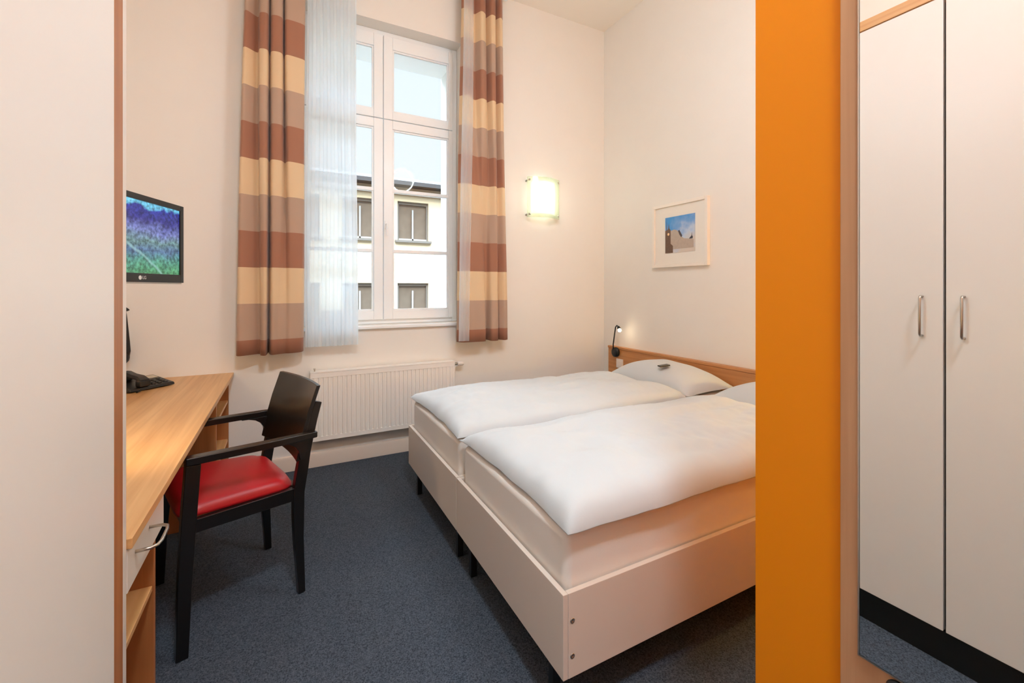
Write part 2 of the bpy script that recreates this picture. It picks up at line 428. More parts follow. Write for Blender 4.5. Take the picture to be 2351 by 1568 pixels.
# ------------------------------------------------------------------ curtains
def cloth(xb0, xb1, xt0, xt1, y, z0, z1, n, amp, seedv, nz=26, hem=0.0, mult=18, p2=0.6):
    mb = MB(); nx = n*mult; rings = []
    rnd = random.Random(seedv); ph = [rnd.uniform(-.35, .35) for _ in range(n+2)]; am = [rnd.uniform(.65, 1.15) for _ in range(n+2)]
    for i in range(nz+1):
        t = i/nz; z = z0 + (z1-z0)*t; row = []
        k = t**0.9
        a0 = xb0 + (xt0-xb0)*k; a1 = xb1 + (xt1-xb1)*k
        for j in range(nx+1):
            s = j/nx; c = s*n; q = int(min(c, n-1e-6)); fr = c-q
            am_ = am[q]*(1-fr)+am[q+1]*fr; ph_ = ph[q]*(1-fr)+ph[q+1]*fr
            wv = math.sin(2*PI*c + ph_*2 + 0.25*math.sin(z*1.7+q))
            yy = y + amp*am_*(math.copysign(abs(wv)**p2, wv))*(1-.25*t)
            xx = a0 + (a1-a0)*s + 0.35*amp*math.sin(4*PI*c+ph_)*am_ + 0.004*math.sin(z*2.3+j*.05)
            zz = z - (hem*(0.5+0.5*math.sin(2*PI*c+1)) if i == 0 else 0)
            row.append((xx, yy, zz))
        rings.append(row)
    return mb.loft(rings, cap=False, closed=False)
def crom(P, t):
    n = len(P)-1; i = min(int(t*n), n-1); f = t*n-i
    p0, p1, p2, p3 = P[max(i-1,0)], P[i], P[i+1], P[min(i+2,n)]
    return tuple(0.5*((2*p1[k])+(-p0[k]+p2[k])*f+(2*p0[k]-5*p1[k]+4*p2[k]-p3[k])*f*f+(-p0[k]+3*p1[k]-3*p2[k]+p3[k])*f**3) for k in (0,1))
def drape(xb0, xb1, xt0, xt1, y, z0, z1, PB, PT, nz_=30, nx=220):
    rings = []
    for i in range(nz_+1):
        t = i/nz_; z = z0+(z1-z0)*t; row = []
        a0 = xb0+(xt0-xb0)*t; a1 = xb1+(xt1-xb1)*t
        tt = min(1, t*1.25); sm_ = tt*tt*(3-2*tt)
        P = [(p[0]*(1-sm_)+q[0]*sm_, p[1]*(1-sm_)+q[1]*sm_) for p, q in zip(PB, PT)]
        for j in range(nx+1):
            s, d = crom(P, j/nx)
            zz_ = z-(.010*(.5+d*8) if i == 0 else 0)
            row.append((a0+(a1-a0)*s+.004*math.sin(z*2+s*5), y-d*.95+.003*math.sin(z*3+s*14), zz_))
        rings.append(row)
    return MB().loft(rings, cap=False, closed=False)
PB = [(0,0),(.06,.022),(.33,-.012),(.37,.045),(.44,.052),(.475,-.05),(.52,.042),(.62,.035),(.72,.024),(.80,.030),(.95,.012),(1,-.03)]
PT = [(0,0),(.04,.022),(.20,-.03),(.25,.045),(.36,.052),(.40,-.04),(.44,.045),(.60,.042),(.64,-.055),(.69,.040),(.97,.020),(1,-.03)]
c1 = drape(-.30, .115, -.235, .135, 3.50, .905, 3.97, PB, PT).build('curtain', M['curtain'], smooth=True, solid=.003, base=True)
tag(c1, 'wide striped brown and cream curtain hanging left of the window beside the white voile', 'curtain', 'striped window curtains')
PB = [(0,-.02),(.08,.02),(.30,.034),(.53,.030),(.57,-.035),(.62,-.035),(.67,.030),(.79,.032),(.825,-.03),(.86,.0),(.93,.03),(1,.01)]
PT = [(0,-.02),(.10,.025),(.22,.0),(.34,-.035),(.44,.032),(.57,.01),(.63,-.04),(.70,.032),(.80,.022),(.84,-.035),(.92,.025),(1,.0)]
c2 = drape(1.30, 1.775, 1.345, 1.73, 3.50, .905, 3.97, PB, PT).build('curtain', M['curtain'], smooth=True, solid=.003, base=True)
tag(c2, 'striped brown and cream curtain hanging right of the window towards the wall lamp', 'curtain', 'striped window curtains')
s1 = cloth(.128, .50, .145, .485, 3.535, .925, 3.97, 7, .017, 21, mult=14, p2=1.0).build('sheer_curtain', M['sheer'], smooth=True, base=True)
tag(s1, 'broad white translucent voile curtain gathered over the left half of the window', 'curtain', 'voile curtains')
s2 = cloth(1.285, 1.385, 1.335, 1.43, 3.43, .915, 3.97, 2, .007, 31, mult=14, p2=1.0).build('sheer_curtain', M['sheer_thin'], smooth=True, base=True)
tag(s2, 'narrow white voile strip overlapping the left edge of the right striped curtain', 'curtain', 'voile curtains')
rl = thing('curtain_rail', (.7, 3.5, 3.98), 'white ceiling-height curtain rail above the tall window', 'curtain rail')
B(-.4, 1.8, 3.475, 3.525, 3.99, 4.02).box(-.4, 1.8, 3.53, 3.55, 3.99, 4.02).build('rail', M['pvc'], rl, bevel=.002)
for x in (-.35, .7, 1.75): B(x-.015, x+.015, 3.48, 3.55, 4.02, CE).build('bracket', M['pvc'], rl)

# ------------------------------------------------------------------ radiator
rd = thing('radiator', (.725, 3.56, .215), 'white ribbed panel radiator mounted under the window', 'radiator')
xa, xb, za, zb = .165, 1.29, .22, .737
prof = []; n = 33; p = (xb-xa-.03)/n
pts = [(xa+.015, 3.535)]
for i in range(n):
    s = xa+.015+i*p
    pts += [(s+p*.12, 3.535), (s+p*.28, 3.526), (s+p*.72, 3.526), (s+p*.88, 3.535)]
pts += [(xb-.015, 3.535), (xb-.015, 3.545), (xa+.015, 3.545)]
MB().prism(pts, za+.035, zb-.045, 'Z').build('ribbed_panel', M['rad'], rd)
B(xa, xb, 3.528, 3.546, zb-.045, zb-.008).box(xa, xb, 3.528, 3.546, za, za+.035).box(xa, xa+.015, 3.528, 3.546, za+.035, zb-.045).box(xb-.015, xb, 3.528, 3.546, za+.035, zb-.045).build('panel_border', M['rad'], rd, bevel=.003)
g = B(xa-.002, xb+.002, 3.526, 3.61, zb-.008, zb)
g.build('top_grille', M['rad'], rd, bevel=.002)
B(xa, xb, 3.59, 3.61, za+.01, zb-.01).build('rear_panel', M['rad'], rd)
for x in (xa-.002, xb): B(x, x+.002, 3.53, 3.61, za, zb-.01).build('side_cover', M['rad'], rd)
for x in (.35, 1.1): B(x-.02, x+.02, 3.61, WY-.001, .3, .66).build('wall_bracket', M['rad'], rd)
v = MB().lathe([(.008,0),(.012,.004),(.012,.03),(.008,.034)], (xb+.002, 3.565, .705), 'X').build('valve_body', M['steel'], rd, smooth=True)
MB().lathe([(.013,.036),(.018,.04),(.019,.08),(.015,.092),(.006,.094)], (xb+.002, 3.565, .705), 'X').build('thermostat_knob', M['switch'], v, smooth=True)
MB().tube([(xb+.02, 3.565, .70), (xb+.02, 3.59, .66), (xb+.02, 3.605, .4), (xb+.02, 3.605, .002)], .007).build('supply_pipe', M['rad'], rd, smooth=True)
MB().lathe([(.004,0),(.004,.01),(.007,.012),(.007,.022)], (xa+.03, 3.57, zb), 'Z', 12).build('bleed_plug', M['steel'], rd, smooth=True)

# ------------------------------------------------------------------ wall sconce
sc = thing('wall_lamp', (2.21, WY, 2.04), 'lit wall lamp with curved greenish glass shade right of the window', 'lamp')
B(2.10, 2.32, WY-.03, WY, 2.12, 2.34).build('back_plate', M['pvc'], sc, bevel=.004)
def curve_panel(xa, xb, za, zb, y, bulge, th, n=16):
    r = []
    for i in range(n+1):
        t = i/n*2-1; x = xa+(xb-xa)*i/n; yy = y-bulge*(1-t*t)
        r.append([(x, yy, za), (x, yy-th, za), (x, yy-th, zb), (x, yy, zb)])
    return MB().loft(r)
curve_panel(2.075, 2.345, 2.075, 2.385, WY-.045, .055, .005).build('opal_diffuser', M['lampglass'], sc, smooth=False)
curve_panel(2.03, 2.39, 2.035, 2.42, WY-.055, .06, .006).build('glass_shade', M['green_glass'], sc, smooth=False)
for x in (2.05, 2.37):
    for z in (2.065, 2.39):
        MB().lathe([(.009,-.001),(.009,-.075),(.004,-.08)], (x, WY, z), 'Y', 14).build('glass_holder', M['steel'], sc, smooth=True)

# ------------------------------------------------------------------ picture
pc = thing('framed_picture', (RX-.018, 2.622, 1.545), 'small white framed picture with blue sky and clock tower above the bed', 'picture')
ya, yb, za, zb = 2.33, 2.914, 1.545, 2.10; t = .026
B(RX-.036, RX-.001, ya, ya+t, za, zb).box(RX-.036, RX-.001, yb-t, yb, za, zb).box(RX-.036, RX-.001, ya+t, yb-t, za, za+t).box(RX-.036, RX-.001, ya+t, yb-t, zb-t, zb).build('frame', M['frame_white'], pc, bevel=.002)
mt = B(RX-.02, RX-.012, ya+t, yb-t, za+t, zb-t).build('mount_board', M['mat'], pc)
def artmat():
    m, nt, b, out = newmat('city_photo_print')
    N = nt.nodes.new; L = nt.links.new
    tc = N('ShaderNodeTexCoord'); sp = N('ShaderNodeSeparateXYZ'); L(tc.outputs['Object'], sp.inputs[0])
    n = N('ShaderNodeTexNoise'); n.inputs['Scale'].default_value = 14; L(tc.outputs['Object'], n.inputs['Vector'])
    md = N('ShaderNodeMath'); md.operation = 'MULTIPLY_ADD'; md.inputs[1].default_value = 2.6; md.inputs[2].default_value = 0.18
    L(sp.outputs['Z'], md.inputs[0])
    a2 = N('ShaderNodeMath'); a2.operation = 'MULTIPLY_ADD'; a2.inputs[1].default_value = .7; L(n.outputs['Fac'], a2.inputs[0]); L(md.outputs[0], a2.inputs[2])
    a3 = N('ShaderNodeMath'); a3.operation = 'MULTIPLY_ADD'; a3.inputs[1].default_value = 1.2; L(sp.outputs['Y'], a3.inputs[0]); L(a2.outputs[0], a3.inputs[2])
    cr = N('ShaderNodeValToRGB'); e = cr.color_ramp.elements
    e[0].position = .1; e[0].color = lin((214, 204, 194)); e[1].position = 1; e[1].color = lin((40, 140, 215))
    x = e.new(.45); x.color = lin((190, 205, 228)); x = e.new(.7); x.color = lin((110, 160, 220))
    L(a3.outputs[0], cr.inputs['Fac']); L(cr.outputs['Color'], b.inputs['Base Color']); b.inputs['Roughness'].default_value = .35
    return m
pr = B(RX-.023, RX-.0205, 2.457, 2.77, 1.668, 1.98).build('photo_print', artmat(), pc)
M['art_dark'] = plain('print_tower', (120, 92, 76), .4, var=.5, vscale=60)
M['art_grey'] = plain('print_houses', (196, 180, 166), .4, var=.25, vscale=40)
M['art_black'] = plain('print_silhouette', (72, 66, 72), .4)
M['art_clock'] = plain('print_clock', (244, 206, 160), .4)
def artp(poly, mat, name, dx):   # poly in (u from the left edge, v up), flat layers of the print
    return MB().prism([(2.77-u, 1.668+v) for u, v in poly], RX-.0232-dx, RX-.0228-dx, 'X').build(name, mat, pr)
artp([(.0,.03),(.30,.03),(.30,.10),(.20,.115),(.17,.14),(.13,.19),(.10,.20),(.05,.19),(0,.19)], M['art_grey'], 'printed_houses', 0)
artp([(.0,.0),(.085,.0),(.085,.06),(.06,.08),(.06,.2),(.045,.215),(.04,.26),(.034,.215),(.02,.2),(.018,.30),(.012,.2),(0,.2)], M['art_dark'], 'printed_tower', .0005)
artp([(.14,.185),(.155,.19),(.185,.14),(.175,.125),(.155,.15)], M['art_black'], 'printed_roof', .0005)
artp([(.255,.105),(.29,.105),(.293,.12),(.285,.13),(.283,.16),(.279,.13),(.262,.115)], M['art_black'], 'printed_figure', .0005)
artp([(.036+.011*math.cos(a*PI/6), .165+.012*math.sin(a*PI/6)) for a in range(12)], M['art_clock'], 'printed_clock', .001)

# ------------------------------------------------------------------ headboard, bedside lamp, switch
hb = thing('headboard', (RX-.02, 2.06, 0), 'long oak headboard panel fixed along the wall behind the beds', 'headboard')
B(RX-.05, RX-.0185, .66, 3.50, .001, .752).build('panel', M['wood_hb'], hb, bevel=.002)
B(RX-.054, RX-.001, .655, 3.505, .753, .774).build('top_edge', M['wood_hb'], hb, bevel=.002)
sw = thing('light_switch', (RX-.052, 3.33, .60), 'white square switch plate on the headboard below the reading lamp', 'switch')
B(RX-.060, RX-.0505, 3.275, 3.37, .57, .658).build('plate', M['switch'], sw, bevel=.002)
B(RX-.066, RX-.0605, 3.295, 3.35, .588, .64).build('rocker', M['switch'], sw, bevel=.002)
hx = RX-.0545
def reading_lamp(yc, m, label):   # m = which way the neck bends along the wall
    t = thing('reading_lamp', (RX-.055, yc, .715), label, 'lamp', group='gooseneck lamps on the headboard')
    def P(x, dy, z): return (hx-x, yc+m*dy, z)
    MB().lathe([(.046,0),(.048,-.004),(.046,-.028),(.03,-.034),(.008,-.035)], (hx, yc, .722), 'X').build('round_base', M['black_metal'], t, smooth=True)
    MB().tube([P(.03, -.015, .745), P(.032, -.013, .80), P(.028, -.002, .88), P(.026, .008, .94), P(.03, .02, .975), P(.036, .045, .992), P(.042, .07, .985)], .0062, 10).build('gooseneck', M['black_metal'], t, smooth=True)
    hd = MB().tube([P(.042, .067, .986), P(.046, .08, .978), P(.054, .102, .958)], [.008, .014, .019], 16).build('lamp_head', M['black_metal'], t, smooth=True)
    MB().tube([P(.0545, .103, .957), P(.059, .113, .947), P(.061, .120, .941)], [.017, .017, .008], 16).build('bulb', M['bulb'], hd, smooth=True)
    return t
bl = reading_lamp(3.37, -1, 'black gooseneck reading lamp on the window end of the headboard')
fill_bl = reading_lamp(.76, 1, 'added black gooseneck lamp unseen behind the orange wall, for yellow light on the bed')  # added and unseen; yellow source for the golden glow on the near bed

# ------------------------------------------------------------------ beds
def nz(x, y, s, k): return noise.noise(Vector((x*s, y*s, k)))
def puff(t, p, e): return max(0.0, 1-abs(2*t-1)**p)**e
BX0, BX1 = .745, 2.94
def make_bed(y0, y1, label):
    r = thing('bed_frame', ((BX0+BX1)/2, (y0+y1)/2, 0), label, 'bed frame', group='single bed frames pushed together')
    B(BX0, BX0+.018, y0+.0005, y1-.0005, .17, .43).build('footboard', M['bedwhite'], r, bevel=.0015)
    for ya, yb in ((y0, y0+.018), (y1-.018, y1)):
        o = B(BX0+.0185, BX1, ya, yb, .17, .43).build('side_rail', M['bedwhite'], r, bevel=.0015)
        out = -1 if ya == y0 else 1
        yy = ya if out < 0 else yb
        for z in (.237, .345):
            MB().lathe([(.008, 0), (.008, out*.002), (.0045, out*.0025), (.0035, out*.001)], (BX0+.033, yy, z), 'Y', 14).build('bolt', M['steel'], o, smooth=True)
    B(BX1-.018, BX1, y0+.0185, y1-.0185, .17, .43).build('head_rail', M['bedwhite'], r)
    sl = MB(); sl.box(BX0+.02, BX1-.02, y0+.02, y0+.05, .27, .30); sl.box(BX0+.02, BX1-.02, y1-.05, y1-.02, .27, .30)
    for i in range(16):
        x = BX0+.06+i*.135; sl.box(x, x+.06, y0+.022, y1-.022, .3005, .312)
    sl.build('slatted_base', M['wood_x'], r)
    for x in (BX0+.028, BX1-.09):
        for ya in ((y0+.05, y1-.13) if y0 > 1.5 else (y0+.10, y1-.12)):
            MB().prism([(x, ya), (x+.03, ya), (x+.03, ya+.03), (x, ya+.03)], 0.001, .269, 'Z').build('leg', M['black_metal'], r, bevel=.002)
    return r
make_bed(2.018, 2.945, 'pale bed frame nearer the window, radiator behind its foot')
make_bed(1.09, 2.012, 'pale bed frame nearer the camera with two bolts on its side board')

def mattress(y0, y1, label):
    o = B(BX0+.026, BX1-.025, y0+.026, y1-.026, .3135, .598).build('mattress', M['sheet'], bevel=.028, seg=4)
    return tag(o, label, 'mattress', 'mattresses')
mattress(2.018, 2.945, 'white sheeted mattress of the bed nearer the window')
mattress(1.09, 2.012, 'white sheeted mattress of the bed nearer the camera')

def duvet(x0, x1, y0, y1, H, k, label, en=.5, ef=.5, zed=.603):
    nx, ny = 96, 52
    top = []; bot = []
    for i in range(nx+1):
        a = i/nx; rt = []; rb = []
        for j in range(ny+1):
            b = j/ny
            # outline a little wavy, corners pulled in
            ca = (2*a-1); cb = (2*b-1)
            X = x0+(x1-x0)*a; Y = y0+(y1-y0)*b
            X += .007*nz(Y, 0, 5, k) * abs(ca)**4 - ca*.012*abs(cb)**6*0 
            Y += .012*nz(X, 1, 4.5, k+3)*abs(cb)**4
            X += .022*(1-cb*cb)*(-1 if a < .5 else 0)*(1-a)**8*-1
            ea = puff(a, 9, .5) if a < .5 else puff(a, 16, .6); eb = puff(b, 5.0, en) if b < .5 else puff(b, 3.2, ef)
            edge = min(ea, eb) * (0.5+0.5*max(ea, eb))
            w = .022*nz(X, Y, 2.2, k) + .016*nz(X*1.0, Y*2.2, 5, k+9) + .005*nz(X*2, Y, 14, k+5)
            # soft creases running lengthwise from pillow
            w += .006*math.sin(9*Y+3*nz(X, Y, 1.5, k+1)*3)*a
            h = (H + w)*edge
            sag = -.006*max(0, abs(cb)-.93)/.07 - .006*max(0, abs(ca)-.96)/.04
            zt = zed + .018 + h + sag
            zb = zed + .001 + .010*(1-min(ea, eb))
            if i in (0, nx) or j in (0, ny): zt = zed+.014+.004*nz(X, Y, 9, k); zb = zt-.003
            rt.append((X, Y, zt)); rb.append((X, Y, min(zb, zt-.003)))
        top.append(rt); bot.append(rb)
    mb = MB(); W = ny+1
    for r in top: mb.v += r
    for r in bot: mb.v += r
    off = (nx+1)*W
    for i in range(nx):
        for j in range(ny):
            a = i*W+j
            mb.f.append((a, a+1, a+W+1, a+W)); mb.f.append((off+a, off+a+W, off+a+W+1, off+a+1))
    for j in range(ny):
        mb.f.append((j, off+j, off+j+1, j+1)); a = nx*W+j; mb.f.append((a, a+1, off+a+1, off+a))
    for i in range(nx):
        a = i*W; mb.f.append((a, a+W, off+a+W, off+a)); a = i*W+ny; mb.f.append((a, off+a, off+a+W, a+W))
    o = mb.build('duvet', M['cotton'], smooth=True, base=True)
    return tag(o, label, 'duvet', 'white duvets')
duvet(.757, 2.40, 2.03, 2.95, .078, 2.0, 'white duvet on the bed nearer the window', en=.42, ef=.6)
duvet(.757, 2.42, 1.082, 2.005, .095, 7.0, 'thick white duvet on the bed nearer the camera', en=.45, ef=.85)

def pz(a, b, H, k, X, Y):
    e = (puff(a, 2.6, .62) * puff(b, 2.6, .62))
    return H*e + .010*nz(X, Y, 6, k)*e
def pillow(cx, cy, lx, ly, H, k, label, rz=0, lift=.0):
    n = 44; mb = MB(); top = []; bot = []
    for i in range(n+1):
        a = i/n; rt = []; rb = []
        for j in range(n+1):
            b = j/n; ca, cb = 2*a-1, 2*b-1
            X = cx + lx/2*ca*(1-.05*(1-cb*cb)*abs(ca)**3); Y = cy + ly/2*cb*(1-.06*(1-ca*ca)*abs(cb)**3)
            h = pz(a, b, H, k, X, Y); base = .604 + .045*(a)*lift + .016
            if X < 2.44: base = max(base, .604+.05*lift*.3+.016)
            rt.append((X, Y, base+h)); rb.append((X, Y, max(.6035, base-.012*puff(a, 3, .5)*puff(b, 3, .5)-.002)))
        top.append(rt); bot.append(rb)
    W = n+1; off = W*W
    for r in top: mb.v += r
    for r in bot: mb.v += r
    for i in range(n):
        for j in range(n):
            a = i*W+j; mb.f.append((a, a+1, a+W+1, a+W)); mb.f.append((off+a, off+a+W, off+a+W+1, off+a+1))
    for j in range(n):
        mb.f.append((j, off+j, off+j+1, j+1)); a = n*W+j; mb.f.append((a, a+1, off+a+1, off+a))
    for i in range(n):
        a = i*W; mb.f.append((a, a+W, off+a+W, off+a)); a = i*W+n; mb.f.append((a, off+a, off+a+W, a+W))
    o = mb.build('pillow', M['cotton'], smooth=True, base=True)
    return tag(o, label, 'pillow', 'white bed pillows')
pillow(2.675, 2.49, .50, .86, .150, 3.0, 'white pillow with a dark sweet lying on it', lift=.3)
pillow(2.675, 1.53, .50, .84, .155, 8.0, 'white pillow partly hidden by the orange wall')
ch = tag(B(2.500, 2.580, 2.352, 2.402, .7705, .7805).build('chocolate', M['choc'], bevel=.003), 'small dark wrapped sweet on the pillow by the headboard', 'sweet')
ch.rotation_euler = (0, -.12, -.3)

# ------------------------------------------------------------------ armchair
ac = thing('armchair', (-.216, 2.318, 0), 'black wooden armchair with red leather seat pulled out at the desk', 'chair', rz=math.atan2(-.309, -.951), local=True)
def lean(z):   # back profile of the rear posts
    pts = [(0, -.218), (.25, -.205), (.45, -.206), (.62, -.234), (.75, -.264), (.84, -.292), (.93, -.324)]
    for (z0, x0), (z1, x1) in zip(pts, pts[1:]):
        if z <= z1: return x0+(x1-x0)*(z-z0)/(z1-z0)
    return pts[-1][1]
bw = M['black_wood']
for s_ in (1, -1):
    # front leg: floor to arm, flaring outwards slightly
    MB().bar([(.222, .289*s_, .001), (.214, .284*s_, .25), (.198, .266*s_, .50), (.183, .255*s_, .694)],
             [(.017, .019), (.019, .022), (.021, .024), (.021, .024)], (0, 1, 0)).build('leg', bw, ac, bevel=.003)
    zs = [.001, .08, .16, .25, .35, .45, .55, .62, .70, .77, .84]
    hw = [.014, .016, .018, .020, .023, .024, .024, .022, .020, .018, .015]
    MB().bar([(lean(z), (.232 if z < .3 else .228)*s_, z) for z in zs], [(.016, h) for h in hw], (0, 1, 0)).build('leg', bw, ac, bevel=.003)
    # arm
    arm = MB().bar([(.208, .257*s_, .710), (.10, .264*s_, .709), (-.05, .268*s_, .706), (-.20, .264*s_, .703), (-.275, .262*s_, .701)],
             [(.022, .0145), (.022, .0145), (.021, .0145), (.018, .0145), (.013, .013)], (0, 1, 0)).build('armrest', bw, ac, bevel=.004)
    # curved bracket between arm and rear post
    poly = [(-.10, .691), (-.13, .689), (-.16, .680), (-.185, .662), (-.20, .638), (-.206, .60), (-.225, .60), (-.245, .691)]
    MB().prism(poly, .232*s_-.012+(.014*s_), .232*s_+.012+(.014*s_), 'Y').build('arm_bracket', bw, ac, bevel=.002)
# seat rails
zf, zr = .440, .418
def slab(mb, xa, xb, ya, yb, th, up):
    def zz(x): return zr + (zf-zr)*(x+.21)/.42 + up
    p = [(xa, ya), (xb, ya), (xb, yb), (xa, yb)]
    mb.loft([[(x, y, zz(x)) for x, y in p], [(x, y, zz(x)+th) for x, y in p]]); return mb
sr = MB()
def zz(x, up=0): return zr + (zf-zr)*(x+.21)/.42 + up
for s_ in (1, -1):
    sr.loft([[(-.20, .212*s_, zz(-.2)), (-.20, .240*s_, zz(-.2)), (-.20, .240*s_, zz(-.2)+.055), (-.20, .212*s_, zz(-.2)+.055)],
             [(.19, .252*s_, zz(.19)), (.19, .280*s_, zz(.19)), (.19, .280*s_, zz(.19)+.05), (.19, .252*s_, zz(.19)+.05)]])
sr.box(.184, .208, -.252, .252, zf, zf+.05); sr.box(-.212, -.19, -.212, .212, zr, zr+.055)
sr.build('seat_frame', bw, ac, bevel=.002)
# cushion
n = 30; mb = MB(); top = []; bot = []
for i in range(n+1):
    a = i/n; rt = []; rb = []
    for j in range(n+1):
        b = j/n; x = -.20+.43*a; hwid = .222+.038*a; y = hwid*(2*b-1)
        ca, cb = 2*a-1, 2*b-1
        rr = (abs(ca)**8+abs(cb)**8)**(1/8) 
        sc_ = 1.0 if rr == 0 else max(abs(ca), abs(cb))/rr
        x = .015+(x-.015)*sc_; y = y*sc_
        e = puff(a, 8, .5)*puff(b, 8, .5)
        rt.append((x, y, zz(x, .052)+.012+.040*e+.010*(1-ca*ca)*(1-cb*cb))); rb.append((x, y, zz(x, .053)))
    top.append(rt); bot.append(rb)
W = n+1; off = W*W
for r in top+bot: mb.v += r
for i in range(n):
    for j in range(n):
        a = i*W+j; mb.f.append((a, a+1, a+W+1, a+W)); mb.f.append((off+a, off+a+W, off+a+W+1, off+a+1))
for j in range(n):
    mb.f.append((j, off+j, off+j+1, j+1)); a = n*W+j; mb.f.append((a, a+1, off+a+1, off+a))
for i in range(n):
    a = i*W; mb.f.append((a, a+W, off+a+W, off+a)); a = i*W+n; mb.f.append((a, off+a, off+a+W, a+W))
mb.build('seat', M['red'], ac, smooth=True)
# curved backrest board in front of the posts
rings = []
for i in range(15):
    t = i/14; y = -.248+.496*t; c = -.022*(1-(2*t-1)**2)
    pr_ = []
    for z in (.592, .70, .80, .915): pr_.append((lean(z)+.038+c, y, z))
    for z in (.915, .80, .70, .592): pr_.append((lean(z)+.020+c, y, z))
    rings.append(pr_)
MB().loft(rings).build('backrest', bw, ac, bevel=.003)

# ------------------------------------------------------------------ desk
dk = thing('desk', (-.63, 2.48, 0), 'long light oak desk running along the left wall to the window wall', 'desk')
B(LX+.001, -.322, 1.332, WY-.001, .741, .766).build('desktop', M['wood_y'], dk, bevel=.0015)
# near pedestal
pd = MB(); ya, yb = 1.335, 1.684; X0_, X1_ = LX+.002, -.352
pd.box(X0_, X1_, ya, ya+.018, .001, .7405); pd.box(X0_, X1_, yb-.018, yb, .001, .7405)
pd.box(X0_, X1_-.002, ya+.018, yb-.018, .615, .631)
pd.box(X0_, X0_+.01, ya+.018, yb-.018, .02, .615); pd.box(X0_, X1_-.01, ya+.018, yb-.018, .03, .048)
pd.build('near_pedestal', M['wood_z'], dk, bevel=.001)
B(X0_+.011, X1_-.004, ya+.019, yb-.019, .446, .462).build('shelf', M['wood_y'], dk, bevel=.001)
dw = B(-.351, -.332, ya+.001, yb-.001, .634, .7395).build('drawer', M['white_lac'], dk, bevel=.0015)
hp = [(-.333, 1.397, .702), (-.302, 1.400, .702), (-.290, 1.410, .702), (-.286, 1.43, .702), (-.286, 1.49, .702), (-.290, 1.512, .702), (-.302, 1.521, .702), (-.333, 1.523, .702)]
MB().tube(hp, .0042, 10).build('handle', M['steel'], dw, smooth=True)
# far open shelf pedestal
pd = MB(); ya, yb = 3.0, WY-.003
pd.box(X0_, X1_, ya, ya+.018, .001, .7405); pd.box(X0_, X1_, yb-.018, yb, .001, .7405); pd.box(X0_, X0_+.01, ya+.018, yb-.018, .001, .7405)
pd.build('far_pedestal', M['wood_z'], dk, bevel=.001)
for z in (.02, .29, .56): B(X0_+.011, X1_-.004, ya+.019, yb-.019, z, z+.018).build('shelf', M['wood_y'], dk, bevel=.001)
B(X0_, X0_+.018, 1.69, 2.99, .30, .7405).build('modesty_panel', M['wood_y'], dk)

# telephone
tp = thing('telephone', (-.755, 3.315, .7665), 'black desk telephone at the far end of the oak desk', 'telephone', rz=math.radians(45), local=True)
rings = []
for x in (-.125, -.118, 0, .118, .125):
    i_ = .006 if abs(x) > .12 else 0
    rings.append([(x, -.095+i_, .004), (x, .095-i_, .004), (x, .098-i_, .052-i_), (x, .02, .040-i_), (x, -.09+i_, .020-i_)])
MB().loft(rings).build('phone_body', M['black_plastic'], tp, bevel=.004)
hs = MB().bar([(-.045, -.088, .050), (-.045, -.055, .072), (-.045, 0, .080), (-.045, .055, .090), (-.045, .09, .084)],
              [(.027, .016), (.022, .013), (.020, .011), (.022, .014), (.028, .018)], (1, 0, 0))
hs.box(-.074, -.016, -.10, -.056, .024, .060); hs.box(-.074, -.016, .052, .096, .048, .084)
hs.build('handset', M['black_plastic'], tp, bevel=.006, seg=3)
for r_ in range(4):
    for c_ in range(3):
        x = .01+c_*.034; y = -.07+r_*.022; z = .0225+(y+.09)*.182
        B(x, x+.019, y, y+.013, z-.002, z+.004).build('key', M['grey_plastic'], tp, bevel=.001)
MB().loft([[(.03, .03, .0425), (.105, .03, .0425), (.105, .075, .0495), (.03, .075, .0495)], [(.03, .03, .0455), (.105, .03, .0455), (.105, .075, .0525), (.03, .075, .0525)]]).build('label_card', M['lcd'], tp)
pts = []
for i in range(140):
    t = i/139; a = t*2*PI*14
    pts.append((-.075-.06*math.sin(PI*t)*.6 + .005*math.cos(a), -.10-.03*math.sin(PI*t)-.004, .010+.005*math.sin(a)))
MB().tube(pts, .0018, 6).build('coiled_cord', M['black_plastic'], tp, smooth=True)

# black gooseneck lamp on the left wall near the far corner
gl = thing('reading_lamp', (LX, 3.56, .88), 'dark gooseneck lamp on the left wall above the telephone', 'lamp')
MB().lathe([(.05,0),(.052,.01),(.046,.034),(.026,.052),(.008,.057)], (LX-.0015, 3.56, .925), 'X').build('round_base', M['black_metal'], gl, smooth=True)
MB().tube([(LX+.035, 3.56, .93), (LX+.046, 3.56, .965), (LX+.048, 3.56, 1.02), (LX+.045, 3.56, 1.10), (LX+.038, 3.56, 1.18), (LX+.038, 3.54, 1.23), (LX+.046, 3.53, 1.236)], [.022, .016, .010, .006, .006, .006, .006], 10).build('gooseneck', M['black_metal'], gl, smooth=True)
MB().tube([(LX+.044, 3.532, 1.236), (LX+.050, 3.53, 1.228), (LX+.054, 3.528, 1.220)], [.006, .009, .011], 14).build('lamp_head', M['black_metal'], gl, smooth=True)

